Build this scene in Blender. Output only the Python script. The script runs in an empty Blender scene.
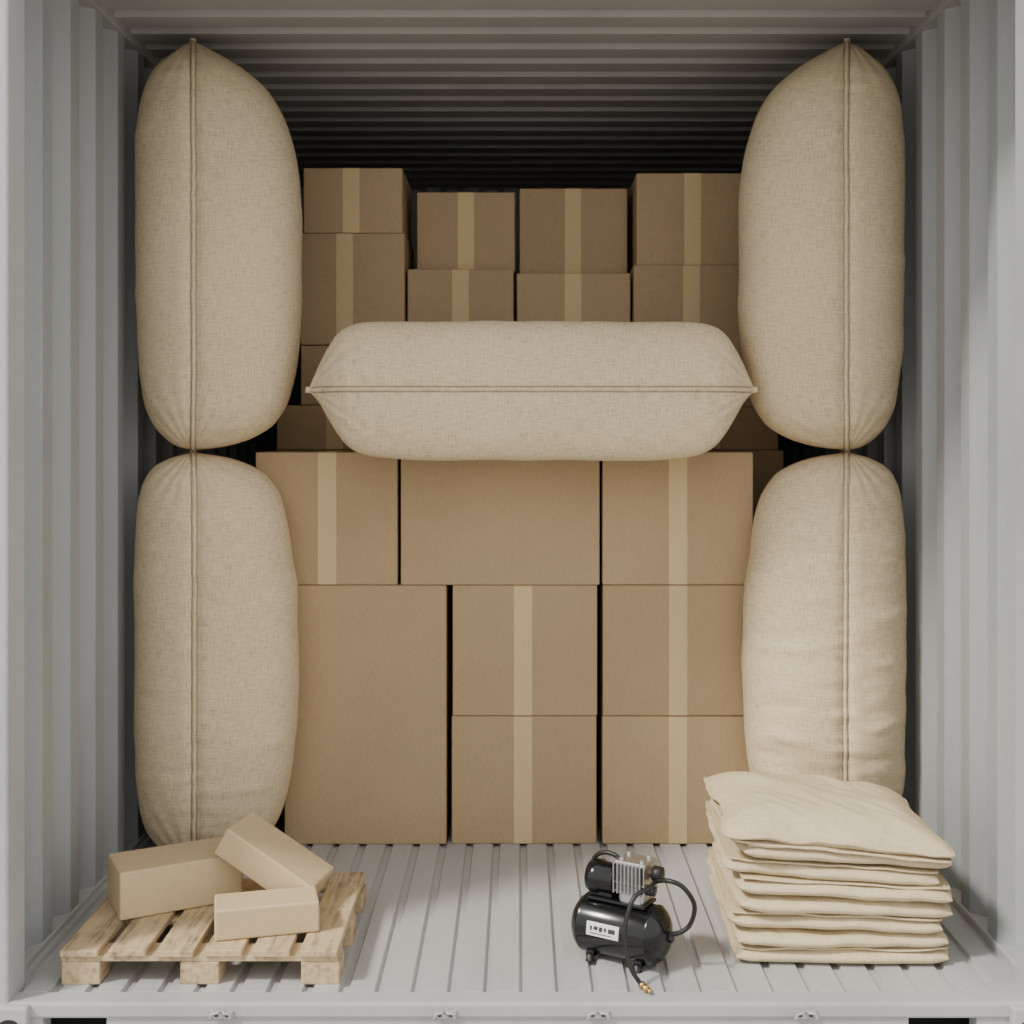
import bpy, bmesh, math, random
from mathutils import Vector, Matrix, noise
random.seed(7)
scene = bpy.context.scene
COL = scene.collection

# ------------------------------------------------------------ materials
def newmat(name):
    m = bpy.data.materials.new(name); m.use_nodes = True
    nt = m.node_tree; b = nt.nodes['Principled BSDF']
    return m, nt, b
def ramp(nt, fac, stops):
    r = nt.nodes.new('ShaderNodeValToRGB')
    el = r.color_ramp.elements
    while len(el) < len(stops): el.new(0.5)
    for e, (p, c) in zip(el, stops):
        e.position = p; e.color = (c[0], c[1], c[2], 1)
    nt.links.new(fac, r.inputs['Fac']); return r.outputs['Color']
def mapped_noise(nt, coord, scale, nscale=1.0, detail=3.0, rough=0.5):
    mp = nt.nodes.new('ShaderNodeMapping'); mp.inputs['Scale'].default_value = scale
    nt.links.new(coord, mp.inputs['Vector'])
    n = nt.nodes.new('ShaderNodeTexNoise'); n.inputs['Scale'].default_value = nscale
    n.inputs['Detail'].default_value = detail; n.inputs['Roughness'].default_value = rough
    nt.links.new(mp.outputs[0], n.inputs['Vector']); return n.outputs['Fac']
def math_n(nt, op, a, b):
    m = nt.nodes.new('ShaderNodeMath'); m.operation = op
    for i, v in enumerate((a, b)):
        if isinstance(v, (int, float)): m.inputs[i].default_value = v
        else: nt.links.new(v, m.inputs[i])
    return m.outputs[0]
def bump(nt, h, strength, dist, b):
    bp = nt.nodes.new('ShaderNodeBump'); bp.inputs['Strength'].default_value = strength
    bp.inputs['Distance'].default_value = dist
    nt.links.new(h, bp.inputs['Height']); nt.links.new(bp.outputs[0], b.inputs['Normal'])

def plain(name, col, rough=0.5, metal=0.0, var=0.06, nscale=30):
    m, nt, b = newmat(name)
    tc = nt.nodes.new('ShaderNodeTexCoord')
    f = mapped_noise(nt, tc.outputs['Object'], (1, 1, 1), nscale)
    c = ramp(nt, f, [(0.3, [v*(1-var) for v in col]), (0.7, [min(1, v*(1+var)) for v in col])])
    nt.links.new(c, b.inputs['Base Color'])
    b.inputs['Roughness'].default_value = rough; b.inputs['Metallic'].default_value = metal
    return m

def painted_metal(name, col, rough=0.45, scuff=True, streak=(1, 1, 1)):
    m, nt, b = newmat(name)
    tc = nt.nodes.new('ShaderNodeTexCoord')
    a = mapped_noise(nt, tc.outputs['Object'], streak, 2.2, 5, 0.6)
    d = mapped_noise(nt, tc.outputs['Object'], (1, 1, 1), 45, 4, 0.7)
    s = math_n(nt, 'ADD', math_n(nt, 'MULTIPLY', a, 0.75), math_n(nt, 'MULTIPLY', d, 0.25))
    c = ramp(nt, s, [(0.30, [v*0.84 for v in col]), (0.5, col), (0.7, [min(1, v*1.07) for v in col])])
    nt.links.new(c, b.inputs['Base Color'])
    r = ramp(nt, d, [(0.3, (rough-.08,)*3), (0.7, (rough+.12,)*3)])
    nt.links.new(r, b.inputs['Roughness'])
    bump(nt, d, 0.15, 0.002, b)
    return m

def cardboard(name, col, var=0.10):
    m, nt, b = newmat(name)
    tc = nt.nodes.new('ShaderNodeTexCoord'); oi = nt.nodes.new('ShaderNodeObjectInfo')
    add = nt.nodes.new('ShaderNodeVectorMath'); add.operation = 'ADD'
    nt.links.new(tc.outputs['Object'], add.inputs[0])
    cb = nt.nodes.new('ShaderNodeCombineXYZ')
    k = math_n(nt, 'MULTIPLY', oi.outputs['Random'], 40.0)
    nt.links.new(k, cb.inputs[0]); nt.links.new(k, cb.inputs[2]); nt.links.new(cb.outputs[0], add.inputs[1])
    v = add.outputs[0]
    big = mapped_noise(nt, v, (1, 1, 1), 3.5, 4, 0.55)
    fib = mapped_noise(nt, v, (420, 420, 60), 1, 3, 0.7)
    fib2 = mapped_noise(nt, v, (70, 70, 320), 1, 3, 0.7)
    s = math_n(nt, 'ADD', math_n(nt, 'MULTIPLY', big, 0.25),
               math_n(nt, 'ADD', math_n(nt, 'MULTIPLY', fib, 0.38), math_n(nt, 'MULTIPLY', fib2, 0.37)))
    c = ramp(nt, s, [(0.36, [x*(1-var*1.6) for x in col]), (0.5, col), (0.64, [x*(1+var*1.4) for x in col])])
    hs = nt.nodes.new('ShaderNodeHueSaturation')
    nt.links.new(math_n(nt, 'ADD', math_n(nt, 'MULTIPLY', oi.outputs['Random'], 0.10), 0.95), hs.inputs['Value'])
    nt.links.new(c, hs.inputs['Color']); nt.links.new(hs.outputs[0], b.inputs['Base Color'])
    b.inputs['Roughness'].default_value = 0.85
    b.inputs['Specular IOR Level'].default_value = 0.2
    bump(nt, s, 0.25, 0.0015, b)
    return m

def linen(name, col, k=0.62, con=1.0):
    m, nt, b = newmat(name)
    uv = nt.nodes.new('ShaderNodeTexCoord')
    u = uv.outputs['UV']
    t1 = mapped_noise(nt, u, (420, 40, 1), k, 3, 0.65)
    t2 = mapped_noise(nt, u, (40, 420, 1), k, 3, 0.65)
    big = mapped_noise(nt, u, (3, 3, 1), 1, 4, 0.5)
    s = math_n(nt, 'ADD', math_n(nt, 'MULTIPLY', t1, 0.45), math_n(nt, 'MULTIPLY', t2, 0.45))
    s2 = math_n(nt, 'ADD', s, math_n(nt, 'MULTIPLY', big, 0.1))
    c = ramp(nt, s2, [(0.38, [x*(1-.23*con) for x in col]), (0.5, col), (0.62, [x*(1+.12*con) for x in col])])
    nt.links.new(c, b.inputs['Base Color'])
    b.inputs['Roughness'].default_value = 0.92
    b.inputs['Specular IOR Level'].default_value = 0.12
    bump(nt, s, 0.5, 0.003, b)
    return m

def wood(name, col):
    m, nt, b = newmat(name)
    tc = nt.nodes.new('ShaderNodeTexCoord')
    a = mapped_noise(nt, tc.outputs['Object'], (60, 5, 60), 1, 5, 0.65)
    d = mapped_noise(nt, tc.outputs['Object'], (5, 5, 5), 2, 4, 0.6)
    s = math_n(nt, 'ADD', math_n(nt, 'MULTIPLY', a, 0.6), math_n(nt, 'MULTIPLY', d, 0.4))
    c = ramp(nt, s, [(0.36, [x*0.38 for x in col]), (0.50, col), (0.66, [min(1, x*1.25) for x in col])])
    nt.links.new(c, b.inputs['Base Color']); b.inputs['Roughness'].default_value = 0.8
    bump(nt, s, 0.5, 0.003, b)
    return m

M_wall = painted_metal('painted_steel_wall', (0.335, 0.348, 0.355), 0.5, streak=(1, 3, .35))
M_ceil = painted_metal('painted_steel_ceiling', (0.37, 0.36, 0.345), 0.5)
M_floor = painted_metal('painted_steel_floor', (0.43, 0.433, 0.43), 0.42, streak=(3, .5, 1))
M_trim = painted_metal('painted_steel_trim', (0.42, 0.427, 0.43), 0.45)
M_card = cardboard('kraft_cardboard', (0.435, 0.313, 0.184), .08)
M_card2 = cardboard('light_kraft', (0.56, 0.430, 0.258), 0.05)
M_tape = cardboard('paper_tape', (0.64, 0.490, 0.275), 0.05)
M_bag = linen('woven_linen', (0.715, 0.590, 0.395), con=1.15)
M_seam = linen('seam_linen', (0.36, 0.295, 0.205))
M_fold = linen('folded_canvas', (0.62, 0.515, 0.335), con=.7)
M_wood = wood('pallet_pine', (0.50, 0.375, 0.220))
M_black = plain('black_gloss_paint', (0.006, 0.006, 0.007), 0.18)
M_rubber = plain('black_rubber', (0.010, 0.010, 0.010), 0.45)
M_alu = plain('cast_aluminium', (0.50, 0.50, 0.50), 0.35, 0.9)
M_brass = plain('brass', (0.65, 0.42, 0.18), 0.3, 1.0)
M_label = plain('label_white', (0.75, 0.75, 0.74), 0.4)
M_ink = plain('label_ink', (0.03, 0.03, 0.03), 0.5)
M_dark = plain('shade_and_detail_dark', (0.02, 0.02, 0.02), 0.8)  # near-black: shade painted behind the sill and in casting holes, plus dark details
M_ground = plain('concrete_ground', (0.36, 0.35, 0.33), 0.9, var=.15, nscale=4)

# ------------------------------------------------------------ builder
class Builder:
    def __init__(s): s.v = []; s.f = []; s.m = []; s.sm = []; s.mats = []; s.uv = []
    def mi(s, mat):
        if mat not in s.mats: s.mats.append(mat)
        return s.mats.index(mat)
    def add(s, verts, faces, mat, smooth=False, uvs=None):
        o = len(s.v); s.v += [tuple(v) for v in verts]
        i = s.mi(mat)
        s.uv += uvs if uvs else [(v[0], v[2]+v[1]) for v in verts]
        for f in faces: s.f.append([a+o for a in f]); s.m.append(i); s.sm.append(smooth)
    def bm(s, bm, mat, mtx=None, smooth=False):
        if mtx is not None: bm.transform(mtx)
        bm.verts.index_update()
        s.add([v.co[:] for v in bm.verts], [[v.index for v in f.verts] for f in bm.faces], mat, smooth)
        bm.free()
    def box(s, c, size, mat, rot=None, bev=0.003, seg=2):
        bm = bmesh.new(); bmesh.ops.create_cube(bm, size=1)
        bmesh.ops.scale(bm, vec=size, verts=bm.verts)
        if bev > 0: bmesh.ops.bevel(bm, geom=bm.edges[:], offset=bev, segments=seg, affect='EDGES', profile=.5)
        M = Matrix.Translation(c) @ (rot.to_4x4() if rot is not None else Matrix())
        s.bm(bm, mat, M)
    def lathe(s, prof, M, mat, n=40, smooth=True):
        vs = []; fs = []
        for (a, r) in prof:
            for k in range(n):
                t = 2*math.pi*k/n
                vs.append(M @ Vector((a, r*math.cos(t), r*math.sin(t))))
        for i in range(len(prof)-1):
            for k in range(n):
                k2 = (k+1) % n
                fs.append([i*n+k, i*n+k2, (i+1)*n+k2, (i+1)*n+k])
        fs.append(list(range(n))[::-1]); fs.append([(len(prof)-1)*n+k for k in range(n)])
        s.add(vs, fs, mat, smooth)
    def tube(s, pts, r, mat, n=10, ctrl=True, sub=8):
        P = [Vector(p) for p in pts]
        if ctrl:
            Q = []
            for i in range(len(P)-1):
                p0 = P[max(0, i-1)]; p1 = P[i]; p2 = P[i+1]; p3 = P[min(len(P)-1, i+2)]
                for k in range(sub):
                    t = k/sub
                    Q.append(0.5*((2*p1)+(p2-p0)*t+(2*p0-5*p1+4*p2-p3)*t*t+(-p0+3*p1-3*p2+p3)*t**3))
            Q.append(P[-1]); P = Q
        vs = []; fs = []; up = None
        for i, p in enumerate(P):
            d = (P[min(i+1, len(P)-1)]-P[max(0, i-1)]).normalized()
            if up is None: up = d.orthogonal().normalized()
            up = (up - d*up.dot(d)).normalized(); sd = d.cross(up)
            for k in range(n):
                t = 2*math.pi*k/n
                vs.append(p+up*r*math.cos(t)+sd*r*math.sin(t))
        for i in range(len(P)-1):
            for k in range(n):
                k2 = (k+1) % n
                fs.append([i*n+k, i*n+k2, (i+1)*n+k2, (i+1)*n+k])
        fs.append(list(range(n))[::-1]); fs.append([(len(P)-1)*n+k for k in range(n)])
        s.add(vs, fs, mat, True)
    def obj(s, name, origin=(0, 0, 0), fixn=True):
        me = bpy.data.meshes.new(name)
        o = Vector(origin)
        me.from_pydata([tuple(Vector(v)-o) for v in s.v], [], s.f)
        for m in s.mats: me.materials.append(m)
        uvl = me.uv_layers.new(name='UVMap')
        for l in me.loops: uvl.data[l.index].uv = s.uv[l.vertex_index]
        me.polygons.foreach_set('material_index', s.m)
        me.polygons.foreach_set('use_smooth', s.sm)
        if fixn:
            bm = bmesh.new(); bm.from_mesh(me); bmesh.ops.recalc_face_normals(bm, faces=bm.faces); bm.to_mesh(me); bm.free()
        me.update()
        ob = bpy.data.objects.new(name, me); ob.location = o; COL.objects.link(ob); return ob

# ------------------------------------------------------------ container shell
Y0, Y1 = 2.757, 6.10     # door sill, closed end
HW, HT = 1.165, 2.44     # inner half width, inner height

def corrugated(name, prof_fn, a0, a1, lo, hi, mapper, mat, thick=0.003, bend=.006):
    prof = prof_fn(a0, a1)
    vs = []; fs = []
    for (a, d) in prof:
        vs.append(mapper(a, d, lo)); vs.append(mapper(a, d, hi))
    for i in range(len(prof)-1): fs.append([2*i, 2*i+1, 2*i+3, 2*i+2])
    b = Builder(); b.add(vs, fs, mat); ob = b.obj(name, fixn=False)
    md = ob.modifiers.new('thickness', 'SOLIDIFY'); md.thickness = thick; md.offset = 0
    bv = ob.modifiers.new('bend_radius', 'BEVEL'); bv.width = bend; bv.segments = 3; bv.limit_method = 'ANGLE'; bv.angle_limit = math.radians(15)
    for p in ob.data.polygons: p.use_smooth = True
    wn = ob.modifiers.new('wn', 'WEIGHTED_NORMAL'); wn.keep_sharp = False
    return ob
def trap(period, top, slope, depth):
    bot = period-top-2*slope
    def fn(a0, a1):
        out = []; a = a0
        while a < a1:
            out += [(a, 0), (a+top, 0), (a+top+slope, depth), (a+top+slope+bot, depth)]
            a += period
        out = [p for p in out if p[0] < a1-.002]
        out.append((a1, out[-1][1]))
        return out
    return fn
wp = trap(0.190, 0.062, 0.034, 0.036)
corrugated('wall_left', wp, Y0+0.10, Y1+.02, 0.0, HT+.01, lambda a, d, h: (-(HW+d), a, h), M_wall)
corrugated('wall_right', wp, Y0+0.10, Y1+.02, 0.0, HT+.01, lambda a, d, h: (HW+d, a, h), M_wall)
corrugated('ceiling', trap(0.150, 0.088, 0.014, 0.022), Y0+0.05, Y1+.04, -HW-.05, HW+.05, lambda a, d, h: (h, a, HT+d), M_ceil, bend=.005)
corrugated('wall_back', wp, -HW-.05, HW+.05, 0.0, HT+.03, lambda a, d, h: (a, Y1+d-.02, h), M_wall)
corrugated('floor', trap(0.0815, 0.056, 0.004, -0.010), -HW-.035, HW+.035, Y0+0.055, Y1+.03, lambda a, d, h: (a, h, d), M_floor, 0.002, .002)

# sill (door threshold)
b = Builder()
b.box((0, Y0+.03, -0.0175), (2.5, .06, .035), M_trim, bev=.006)
zs = (-0.15, -0.033)
def web(x0, x1): b.box(((x0+x1)/2, Y0+.032, (zs[0]+zs[1])/2), (x1-x0, .05, zs[1]-zs[0]), M_trim, bev=.003)
web(-.915, .86)
web(-1.25, -1.055); web(1.01, 1.25)
b.box((0, Y0+.20, -.10), (2.3, .02, .14), M_dark, bev=0)  # crossmember coloured near-black, painting in the shade of the sill pockets
for sx in (-1, 1):
    cx = sx*1.13
    b.box((cx+sx*.03, Y0-.004, -.08), (.16, .03, .155), M_trim, bev=.005)
    vs = []
    for k in range(24):
        t = 2*math.pi*k/24
        vs.append((cx-sx*.01+.024*math.cos(t), Y0-.0195, -.045+.017*math.sin(t)+(.012 if math.sin(t) < 0 else 0)*-1))
    b.add(vs, [list(range(24))], M_dark)  # flat dark oval, the shaded casting hole painted on the face
for x in (-.657, -.165, .172, .629):
    b.box((x, Y0-.003, -.024), (.050, .004, .018), M_trim, bev=.0015)
    for s in (-1, 1):
        b.tube([(x+s*.004, Y0-.004, -.016), (x+s*.007, Y0-.016, -.015), (x+s*.020, Y0-.018, -.017),
                (x+s*.022, Y0-.016, -.028), (x+s*.020, Y0-.004, -.031)], .0030, M_trim, 8)
        b.box((x+s*.012, Y0-.0055, -.023), (.008, .002, .009), M_dark, bev=0)
b.obj('trim_1', fixn=True)
for i, sx in enumerate((-1, 1)):
    b = Builder()
    b.box((sx*1.20, Y0+.05, 1.19), (.14, .10, 2.46+.0), M_trim, bev=.006)
    b.box((sx*1.150, Y0+.09, 1.19), (.022, .035, 2.44), M_trim, bev=.004)
    b.obj('trim_%d' % (i+2))
    b = Builder()
    b.box((sx*1.187, (Y0+Y1)/2, HT-.006), (.07, Y1-Y0, .034), M_ceil, bev=.005)
    b.obj('trim_%d' % (i+4))
    b = Builder()
    b.box((sx*1.195, (Y0+Y1)/2+.04, -.04), (.075, Y1-Y0-.1, .11), M_trim, bev=.005)
    b.obj('trim_%d' % (i+6))
b = Builder(); b.box((0, Y0+.04, HT+.045), (2.54, .08, .10), M_trim, bev=.006); b.obj('trim_8')
b = Builder(); b.box((0, 2, -.175), (40, 40, .04), M_ground, bev=0); b.obj('ground')

# ------------------------------------------------------------ cardboard boxes
def carton(x0, x1, z0, z1, yf, dep, tape=None, rot=0.0):
    g = .0015
    w, h = x1-x0-2*g, z1-z0-.0012
    b = Builder()
    b.box((0, 0, 0), (w, dep, h), M_card, bev=.0045, seg=3)
    b.box((0, 0, h/2+.0002), (w-.02, .003, .0006), M_dark, bev=0)
    if tape is not None:
        tx = tape-(x0+x1)/2; tw = .056
        b.box((tx, -dep/2-.0004, 0), (tw, .0012, h-.004), M_tape, bev=.0002, seg=1)
        b.box((tx, 0, h/2+.0004), (tw, dep-.006, .0008), M_tape, bev=0)
    ob = b.obj('cardboard_box')
    ob.location = ((x0+x1)/2, yf+dep/2, (z0+z1)/2); ob.rotation_euler = (0, 0, rot)
    return ob
F = 3.81; D = .34
carton(-.720, -.223, 0, .791, F, D)
carton(-.210, .235, 0, .392, F+.004, D, .009)
carton(-.207, .237, .392, .791, F, D, .009)
carton(.250, .720, 0, .392, F+.004, D, .482)
carton(.251, .718, .392, .791, F, D, .482)
carton(-.808, -.372, .791, 1.197, F, D, -.588)
carton(-.365, .244, .791, 1.197, F-.002, D)
carton(.250, .713, .791, 1.197, F+.002, D, .482)
carton(-.82, -.28, 0, 1.197, 4.165, .5)
carton(-.275, .28, 0, 1.197, 4.165, .5)
carton(.285, .88, 0, 1.197, 4.165, .5)
carton(-.815, -.400, 1.197, 1.347, 4.18, .36, -.62)
carton(-.735, -.384, 1.347, 1.5475, 4.18, .36, -.585)
carton(-.735, -.384, 1.5475, 1.921, 4.17, .36, -.585)
carton(-.726, -.392, 1.921, 2.141, 4.18, .34, -.565)
carton(-.380, -.020, 1.197, 1.500, 4.20, .36, -.20)
carton(-.380, -.020, 1.500, 1.805, 4.20, .36, -.20)
carton(-.356, -.016, 1.805, 2.083, 4.30, .26, -.186)
carton(-.012, .373, 1.197, 1.495, 4.20, .36, .178)
carton(-.012, .373, 1.495, 1.7915, 4.20, .36, .178)
carton(-.003, .371, 1.7915, 2.096, 4.30, .26, .182)
carton(.378, .770, 1.500, 1.815, 4.17, .36, .572)
carton(.390, .780, 1.815, 2.128, 4.20, .36, .580)
carton(.400, .800, 1.340, 1.500, 4.19, .36, .60)
carton(.420, .865, 1.197, 1.340, 4.175, .36, .64)

# ------------------------------------------------------------ inflated bags
def smooth_interp(tab, t):
    ts = [r[0] for r in tab]
    if t <= ts[0]: return tab[0][1:]
    if t >= ts[-1]: return tab[-1][1:]
    i = max(k for k in range(len(ts)-1) if ts[k] <= t)
    h = ts[i+1]-ts[i]; u = (t-ts[i])/h; out = []
    for c in range(1, len(tab[0])):
        y = [r[c] for r in tab]
        def sl(k):
            if k <= 0: return (y[1]-y[0])/(ts[1]-ts[0])
            if k >= len(ts)-1: return (y[-1]-y[-2])/(ts[-1]-ts[-2])
            a = (y[k]-y[k-1])/(ts[k]-ts[k-1]); bb = (y[k+1]-y[k])/(ts[k+1]-ts[k])
            return 0 if a*bb <= 0 else 2*a*bb/(a+bb)
        m0, m1 = sl(i)*h, sl(i+1)*h
        out.append((2*u**3-3*u*u+1)*y[i]+(u**3-2*u*u+u)*m0+(-2*u**3+3*u*u)*y[i+1]+(u**3-u*u)*m1)
    return out

def make_bag(name, tab, L, A, B, fr, bk, bow, place, seed, nexp=2.25, clamp=None, tips=(True, True), wr=1.0, pinch=.011):
    NT, NC = 230, 200
    so = Vector((seed*7.3, seed*3.1, seed*5.7))
    def ring(t):
        a, c = smooth_interp(tab, t); a = max(a, 0.0); c = max(c, 0.0)
        l, r = A*a, B*c
        p = min(1.0, max(0.0, (a+c)/2))
        return (r-l)/2, (r+l)/2, p**0.9
    def surf(t, th, extra=0.0):
        wc, hw, p = ring(t)
        c, s_ = math.cos(th), math.sin(th)
        w = wc+hw*math.copysign(abs(c)**(2/nexp), c)
        front = s_ < 0
        dd = (fr if front else bk)*p*math.copysign(abs(s_)**(2/nexp), s_)
        s = t*L
        sw = bow*p
        dx = w-sw
        e = min(t, 1-t)*L
        if front:
            f = abs(s_)
            pin = (math.exp(-(dx/.016)**2)*pinch+math.exp(-abs(dx)/.045)*.006)*p
            q = Vector((w*5, s*5, dd*3))+so
            n1 = noise.noise(q)*.007
            n2 = noise.noise(Vector((w*9, s*38, 1))+so)*.006*math.exp(-abs(dx)/.06)
            n3 = noise.noise(Vector((w*6, s*22, 7))+so)
            n3 = n3*abs(n3)*.022*wr*math.exp(-max(0, hw-abs(w-wc))/.10)
            n4 = math.sin(math.atan2(dx, e+.01)*26+seed)*.0045*math.exp(-e/.10)*min(1, e/.02)
            dd += pin-(n1+n2+n3+n4)*min(1, p*1.3)*f**.5
        else:
            n3 = noise.noise(Vector((w*6, s*14, 7))+so)*.005*p*abs(s_)
            dd += n3
        w += noise.noise(Vector((math.copysign(1, c)*3, s*9, 2))+so)*.004*abs(c)*p
        return w, s, dd-extra
    vs = []; uvs = []; fs = []
    eps = .0009
    for i in range(NT+1):
        k = i/NT
        t = eps+(1-2*eps)*(0.5-0.5*math.cos(math.pi*k))*0.75+(1-2*eps)*k*0.25
        for j in range(NC):
            w, s, d = surf(t, 2*math.pi*j/NC)
            uvs.append((w+(0 if j < NC/2 else 3)+(d*.8 if w > 0 else -d*.8), s)); vs.append((w, s, d))
    world = []
    for v in vs:
        p = place(*v)
        if clamp: p = clamp(p)
        world.append(p)
    for i in range(NT):
        for j in range(NC):
            j2 = (j+1) % NC
            fs.append([i*NC+j, i*NC+j2, (i+1)*NC+j2, (i+1)*NC+j])
    fs.append(list(range(NC))); fs.append([NT*NC+j for j in range(NC)])
    b = Builder(); b.add(world, fs, M_bag, True, uvs)
    def seam_pt(t, off):
        wc, hw, p = ring(t)
        x = bow*p+off*min(1, hw/.03)
        cc = max(-1, min(1, (x-wc)/max(hw, 1e-5)))
        c = math.copysign(abs(cc)**(nexp/2), cc)
        th = -math.acos(max(-1, min(1, c)))
        return surf(t, th)
    def seam_path(off, dz):
        pts = []
        for i in range(160):
            k = i/159
            t = .002+.996*((0.5-0.5*math.cos(math.pi*k))*.6+k*.4)
            w, s, d = seam_pt(t, off); p = place(w, s, d+dz)
            pts.append(clamp(p) if clamp else p)
        return pts
    b.tube(seam_path(0, -.0022), .0056, M_bag, 8, ctrl=False)      # piping ridge
    for off in (-.0082, .0082):                                     # stitch lines
        b.tube(seam_path(off, .0004), .0017, M_seam, 6, ctrl=False)
    for k, use in enumerate(tips):
        if use:
            s0 = L*k; sg = 1 if k else -1
            b.tube([place(0, s0-sg*.022, 0), place(0, s0-sg*.008, -.002), place(0.001, s0+sg*.006, -.003)], .009, M_bag, 12)
    c = Vector((0, 0, 0))
    for p in world[::97]: c += Vector(p)
    c /= len(world[::97])
    return b.obj(name, origin=c)

up_tab = [(0, 0, 0), (.010, .26, .30), (.032, .49, .56), (.068, .70, .76), (.129, .86, .89), (.226, .947, .965), (.372, .985, 1), (.567, 1, 1),
          (.713, 1, .955), (.81, .955, .85), (.871, .85, .72), (.92, .68, .52), (.956, .42, .31), (.981, .20, .14), (1, 0, 0)]
lo_tab = [(0, 0, 0), (.006, .30, .33), (.03, .58, .63), (.104, .87, .84), (.229, .98, .945), (.428, 1, 1), (.627, 1, .985), (.75, 1, .93),
          (.876, .93, .84), (.938, .80, .70), (.963, .66, .56), (.985, .38, .33), (1, 0, 0)]
YB = 3.72
def vplace(sx, z0):
    return lambda w, s, d: (sx*(-.973+w), YB+d, z0+s)
cl = lambda p: (p[0], min(p[1], 3.805), max(p[2], .001))
make_bag('inflated_dunnage_bag', up_tab, 1.218, .162, .320, .20, .20, .050, vplace(1, 1.203), 1, tips=(True, True), wr=.8)
make_bag('inflated_dunnage_bag', up_tab, 1.218, .162, .320, .20, .20, .050, vplace(-1, 1.203), 2, tips=(True, True), wr=.8)
make_bag('inflated_dunnage_bag', lo_tab, 1.198, .166, .312, .19, .20, .050, vplace(1, .001), 3, clamp=cl, tips=(False, True), wr=1.2)
make_bag('inflated_dunnage_bag', lo_tab, 1.198, .166, .308, .19, .20, .050, vplace(-1, .001), 4, clamp=cl, tips=(False, True), wr=2.2)
h_tab = [(0, 0, 0), (.0245, .18, .36), (.045, .40, .61), (.065, .61, .80), (.087, .78, .91), (.118, .90, .97), (.16, .96, .99), (.25, 1, 1),
         (.75, 1, 1), (.84, .96, .99), (.882, .90, .97), (.913, .78, .91), (.935, .61, .80), (.955, .40, .61), (.9755, .18, .36), (1, 0, 0)]
def hplace(w, s, d): return (-.610+s, 3.60+d, 1.379+w)
def hclamp(p):
    x, y, z = p
    if y > 3.80: z = max(z, 1.199)
    return (x, y, z)
make_bag('inflated_dunnage_bag', h_tab, 1.286, .203, .198, .095, .40, .0, hplace, 5, nexp=2.15, clamp=hclamp, wr=.6, pinch=.008)

# ------------------------------------------------------------ stack of folded bags
def cloth_slab(b, c, hx, hy, h, rot, seed, droop, n=56, ex=7, mat=M_fold, edge=.0035, slope=.0, noise_amp=.006, wr=.010, pin=.035, rag=.014):
    so = Vector((seed*3.7, seed*1.9, seed*8.1))
    R = Matrix.Rotation(rot, 3, 'Z')
    def g(k):
        u = 2*k/n-1
        return math.copysign(1-(1-abs(u))**2.0, u)
    def xy(u, v):
        # rounded corners
        cr = .035*max(0, (abs(u)*abs(v)-.80)/.20)
        x = u*hx*(1-pin*(1-v*v)-cr)+noise.noise(Vector((u*.5, v*2, 1))+so)*rag*abs(u)**3
        y = v*hy*(1-pin*(1-u*u)-cr)+noise.noise(Vector((u*2, v*.5, 5))+so)*rag*abs(v)**3
        return x, y
    for side in (1, -1):
        vs = []; fs = []; uvs = []
        for i in range(n+1):
            for j in range(n+1):
                u, v = g(i), g(j)
                x, y = xy(u, v)
                e = max(0, (1-abs(u)**ex))**.5*max(0, (1-abs(v)**ex))**.5
                z = side*(h*e)
                z += noise.noise(Vector((u*2.2, v*2.2, 3))+so)*noise_amp
                m = max(abs(u), abs(v))
                z += noise.noise(Vector((u*4, v*4, 9))+so)*noise_amp*.8*m**4
                z -= droop*(max(0, m-.55)/.45)**2
                z -= slope*(u+1)*.5
                if side == 1:
                    z += (abs(noise.noise(Vector((u*4+v*3, v*2, 4))+so))-.2)*wr*e*(h/.03)
                p = R @ Vector((x, y, 0))
                vs.append((c[0]+p.x, c[1]+p.y, max(.0015, c[2]+z))); uvs.append((x+side, y+z))
        for i in range(n):
            for j in range(n):
                q = [i*(n+1)+j, (i+1)*(n+1)+j, (i+1)*(n+1)+j+1, i*(n+1)+j+1]
                fs.append(q if side == 1 else q[::-1])
        b.add(vs, fs, mat, True, uvs)
    if edge <= 0: return
    pts = []
    rim = [(u/20-1, -1) for u in range(0, 41)]+[(1, u/20-1) for u in range(1, 41)]+[(1-u/20, 1) for u in range(1, 41)]+[(-1, 1-u/20) for u in range(1, 40)]
    for (u, v) in rim+[rim[0]]:
        x, y = xy(u, v)
        z = noise.noise(Vector((u*2.2, v*2.2, 3))+so)*noise_amp+noise.noise(Vector((u*4, v*4, 9))+so)*noise_amp*.8-droop-slope*(u+1)*.5
        p = R @ Vector((x, y, 0)); pts.append((c[0]+p.x, c[1]+p.y, max(edge, c[2]+z)))
    b.tube(pts, edge, mat, 6, ctrl=False)
b = Builder()
cx, cy = .762, 3.175
z = .019
xo = [.008, .002, -.008, .006, .014, -.012, .006, -.006]
for i in range(7):
    sl = .040*i/7
    oy = random.uniform(-.012, .008)
    r = math.radians(random.uniform(-2.6, 2.6))
    # plump double fold; on most of them the open-edge flap rests on top, set back
    cloth_slab(b, (cx+xo[i], cy+oy, z), .258, .234, .0205, r, i*2+2, .000, n=64, slope=sl, noise_amp=.005 if i else .002, ex=9, edge=0, pin=.012, rag=.010)
    if i % 2 == 0 or i == 5:
        cloth_slab(b, (cx+xo[i]+random.uniform(-.004, .004), cy+oy+.010, z+.0195), .252, .232, .0030, r+.012, i*2+1, .0, slope=sl, noise_amp=.004, edge=.0026, pin=.015, rag=.008)
    z += .0415
cloth_slab(b, (cx, cy-.002, z-.008), .264, .240, .004, math.radians(-1), 39, .006, slope=.048, noise_amp=.004, rag=.008)
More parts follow.
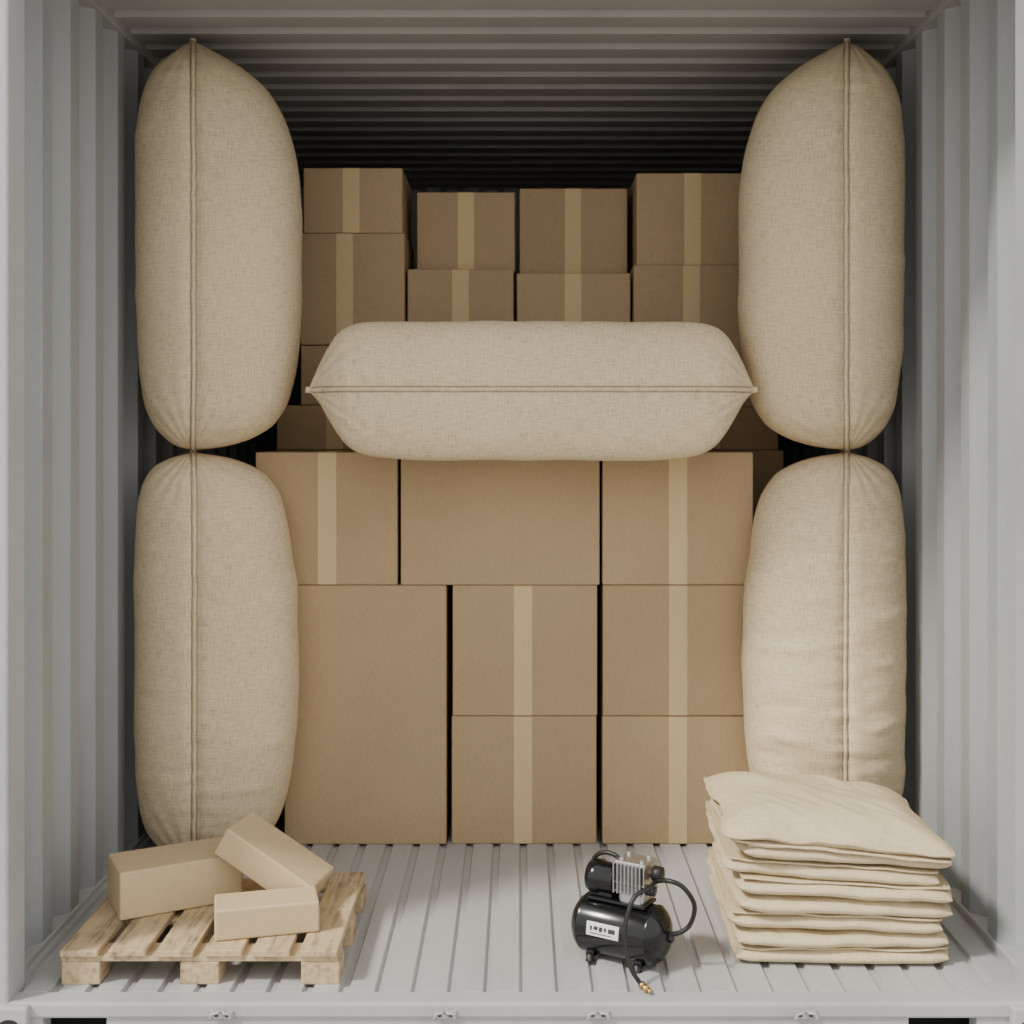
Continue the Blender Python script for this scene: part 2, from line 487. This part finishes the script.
cloth_slab(b, (cx, cy-.002, z+.022), .270, .240, .044, math.radians(-1), 40, .020, n=90, ex=3.0, slope=.048, noise_amp=.008, wr=.010, pin=.05, edge=.0045)
b.obj('folded_dunnage_bag_stack', origin=(cx, cy, 0))

# ------------------------------------------------------------ pallet
b = Builder()
px0, px1, py0, py1 = -1.046, -.415, 2.840, 3.348
nb = 6; bw = .086; gap = ((px1-px0)-nb*bw)/(nb-1)
for i in range(nb):
    x = px0+bw/2+i*(bw+gap)
    b.box((x, (py0+py1)/2+random.uniform(-.002, .002), .0735), (bw, py1-py0, .015), M_wood, bev=.002)
for y in (py0+.045, (py0+py1)/2, py1-.045):
    b.box(((px0+px1)/2, y, .0595), (px1-px0, .075, .013), M_wood, bev=.002)
    for x in (px0+.045, (px0+px1)/2, px1-.04):
        b.box((x, y, .0265), (.088, .075, .053), M_wood, bev=.003)
for i in range(nb):
    x = px0+bw/2+i*(bw+gap)
    for y in (py0+.045, (py0+py1)/2, py1-.045):
        for dx in (-.02, .02):
            b.box((x+dx, y+dx*.4, .0813), (.004, .004, .001), M_alu, bev=0)
b.obj('wooden_pallet', origin=((px0+px1)/2, (py0+py1)/2, 0))

def small_box(loc, size, rot):
    b = Builder(); b.box((0, 0, 0), size, M_card2, bev=.005, seg=3)
    ob = b.obj('small_cardboard_box'); ob.location = loc; ob.rotation_euler = rot; return ob
yaw = math.radians(28)
fl_ = Vector((-.962, 3.005, 0)); ax = Vector((math.cos(yaw), math.sin(yaw), 0)); ay = Vector((-math.sin(yaw), math.cos(yaw), 0))
c = fl_+ax*.15+ay*.08
small_box((c.x, c.y, .082+.058), (.30, .16, .116), (0, 0, yaw))
yw = math.radians(14)
fl_ = Vector((-.705, 2.885, 0)); ax = Vector((math.cos(yw), math.sin(yw), 0)); ay = Vector((-math.sin(yw), math.cos(yw), 0))
c = fl_+ax*.120+ay*.055
small_box((c.x, c.y, .082+.036), (.240, .11, .072), (0, 0, yw))
small_box((-.616, 3.140, .183), (.26, .15, .074), (0, math.radians(30), math.radians(-12)))

# ------------------------------------------------------------ air compressor
b = Builder()
C = Vector((.243, 2.985, .076)); dv = Vector((.86, -.51, 0)).normalized(); nv = Vector((-.51, -.86, 0)).normalized()
ang = math.atan2(dv.y, dv.x)
R = Matrix.Rotation(ang, 4, 'Z')
def at(a, n, z): return C+dv*a+nv*n+Vector((0, 0, z))
def LM(a, n, z): return Matrix.Translation(at(a, n, z)) @ R
r = .068; hl = .092
prof = [(-hl-.032, .004), (-hl-.030, .020), (-hl-.022, .044), (-hl-.011, .059), (-hl-.002, .066), (-hl, r), (-hl+.004, r+.0012), (-hl+.008, r),
        (hl-.008, r), (hl-.004, r+.0012), (hl, r), (hl+.002, .066), (hl+.011, .059), (hl+.022, .044), (hl+.030, .020), (hl+.032, .004)]
b.lathe(prof, LM(0, 0, 0), M_black, 56)
b.lathe([(hl+.028, .010), (hl+.040, .010), (hl+.042, .006)], LM(0, 0, 0), M_black, 6, False)
R3 = R.to_3x3()
for a in (-.062, .062):
    b.box(at(a, 0, -.064), (.022, .095, .005), M_black, R3, .002)
    for n in (-.044, .044):
        b.box(at(a, n, -.056), (.020, .006, .020), M_black, R3, .002)
        Mv = Matrix.Translation(at(a, n, -.067)) @ Matrix.Rotation(math.pi/2, 4, 'Y')
        b.lathe([(-.008, .010), (.006, .009), (.008, .012)], Mv, M_rubber, 16)
def patch(a0, a1, t0, t1, rad, mat):
    vs = []; fs = []; n = 10
    for i in range(n+1):
        t = t0+(t1-t0)*i/n
        for a in (a0, a1):
            vs.append(at(a, math.cos(t)*rad, math.sin(t)*rad))
    for i in range(n): fs.append([2*i, 2*i+1, 2*i+3, 2*i+2])
    b.add(vs, fs, mat, True)
patch(-.060, .024, -.06, .40, r+.0008, M_label)
for k, (a0, a1) in enumerate([(-.050, -.045), (-.041, -.030), (-.027, -.018), (-.014, -.008), (-.003, .015)]):
    patch(a0, a1, .12+.03*(k % 2), .27, r+.0014, M_ink)
patch(-.050, .006, .02, .05, r+.0014, M_ink)
b.box(at(0, 0, .070), (.15, .070, .008), M_black, R3, .002)
for a in (-.05, .05): b.box(at(a, 0, .062), (.02, .05, .016), M_black, R3, .002)
b.lathe([(-.046, .010), (-.045, .026), (-.040, .036), (-.030, .040), (-.010, .041), (-.006, .037), (.030, .037), (.034, .030)], LM(-.042, 0, .112), M_black, 40)
for k in range(8):
    t = 2*math.pi*k/8
    b.box(at(-.085, math.cos(t)*.02, .112+math.sin(t)*.02), (.004, .006, .006), M_rubber, R3, .001)
b.box(at(-.043, 0, .082), (.06, .05, .020), M_black, R3, .004)
b.box(at(.036, 0, .092), (.064, .058, .044), M_alu, R3, .008, 3)
b.box(at(.036, 0, .132), (.056, .056, .060), M_alu, R3, .004)
for k in range(9):
    b.box(at(.036+(k-4)*.0098, 0, .130), (.0034, .080, .070), M_alu, R3, .0012)
for k in range(2):
    b.box(at(.036, 0, .100+k*.020), (.084, .068, .0025), M_alu, R3, .001)
b.box(at(.036, 0, .166), (.080, .066, .010), M_alu, R3, .003)
for a in (-.026, .026):
    for n in (-.02, .02):
        b.lathe([(-.004, .005), (.004, .005)], Matrix.Translation(at(.036+a, n, .174)) @ Matrix.Rotation(math.pi/2, 4, 'Y'), M_alu, 6, False)
b.tube([at(-.080, .0, .125), at(-.072, 0, .156), at(-.045, 0, .172), at(-.012, 0, .167), at(-.006, 0, .145)], .0055, M_rubber, 10)
b.lathe([(-.012, .014), (-.010, .018), (.010, .018), (.012, .014)], LM(.094, .0, .145), M_rubber, 24)
b.lathe([(-.010, .009), (.012, .009)], LM(.080, 0, .145), M_brass, 12)
b.lathe([(-.012, .012), (.012, .012)], LM(.084, .020, .110), M_black, 20)
hs = at(.092, .010, .130)
b.tube([hs, (.345, 2.90, .218), (.378, 2.89, .206), (.404, 2.895, .163), (.396, 2.905, .116), (.372, 2.91, .094), (.345, 2.925, .083)], .0055, M_rubber, 12)
b.tube([hs, (.300, 2.885, .208), (.262, 2.86, .195), (.241, 2.845, .145), (.240, 2.835, .088), (.252, 2.825, .045), (.268, 2.822, .020), (.276, 2.820, .010)], .0052, M_rubber, 12)
p0 = Vector((.276, 2.820, .0105)); p1 = Vector((.286, 2.802, .0095))
b.tube([p0, p1], .0075, M_brass, 12, ctrl=False)
b.tube([p1, p1+(p1-p0)*.6], .0045, M_brass, 12, ctrl=False)
b.tube([Vector((.273, 2.822, .014)), p0+(p1-p0)*.2], .0085, M_brass, 6, ctrl=False)
b.obj('air_compressor', origin=(C.x, C.y, 0))

# ------------------------------------------------------------ lights, world, camera
w = bpy.data.worlds.new('overcast_sky'); scene.world = w; w.use_nodes = True
bg = w.node_tree.nodes['Background']; bg.inputs['Color'].default_value = (1.0, 0.985, 0.955, 1); bg.inputs['Strength'].default_value = 1.50
sun = bpy.data.lights.new('sun', 'SUN'); sun.energy = 3.8; sun.angle = math.radians(7); sun.color = (1, .955, .86)
so = bpy.data.objects.new('sun', sun); COL.objects.link(so)
so.rotation_euler = Vector((1.6, 1.0, -2.0)).to_track_quat('-Z', 'Y').to_euler(); so.location = (-2, -2, 6)

cam = bpy.data.cameras.new('camera'); co = bpy.data.objects.new('camera', cam); COL.objects.link(co)
cam.sensor_width = 36; cam.lens = 36*1250/1024
cam.shift_y = -82/1024; cam.shift_x = -8/1024
co.location = (0, 0, 1.264); co.rotation_euler = (math.pi/2, 0, 0)
cam.clip_start = .05
scene.camera = co
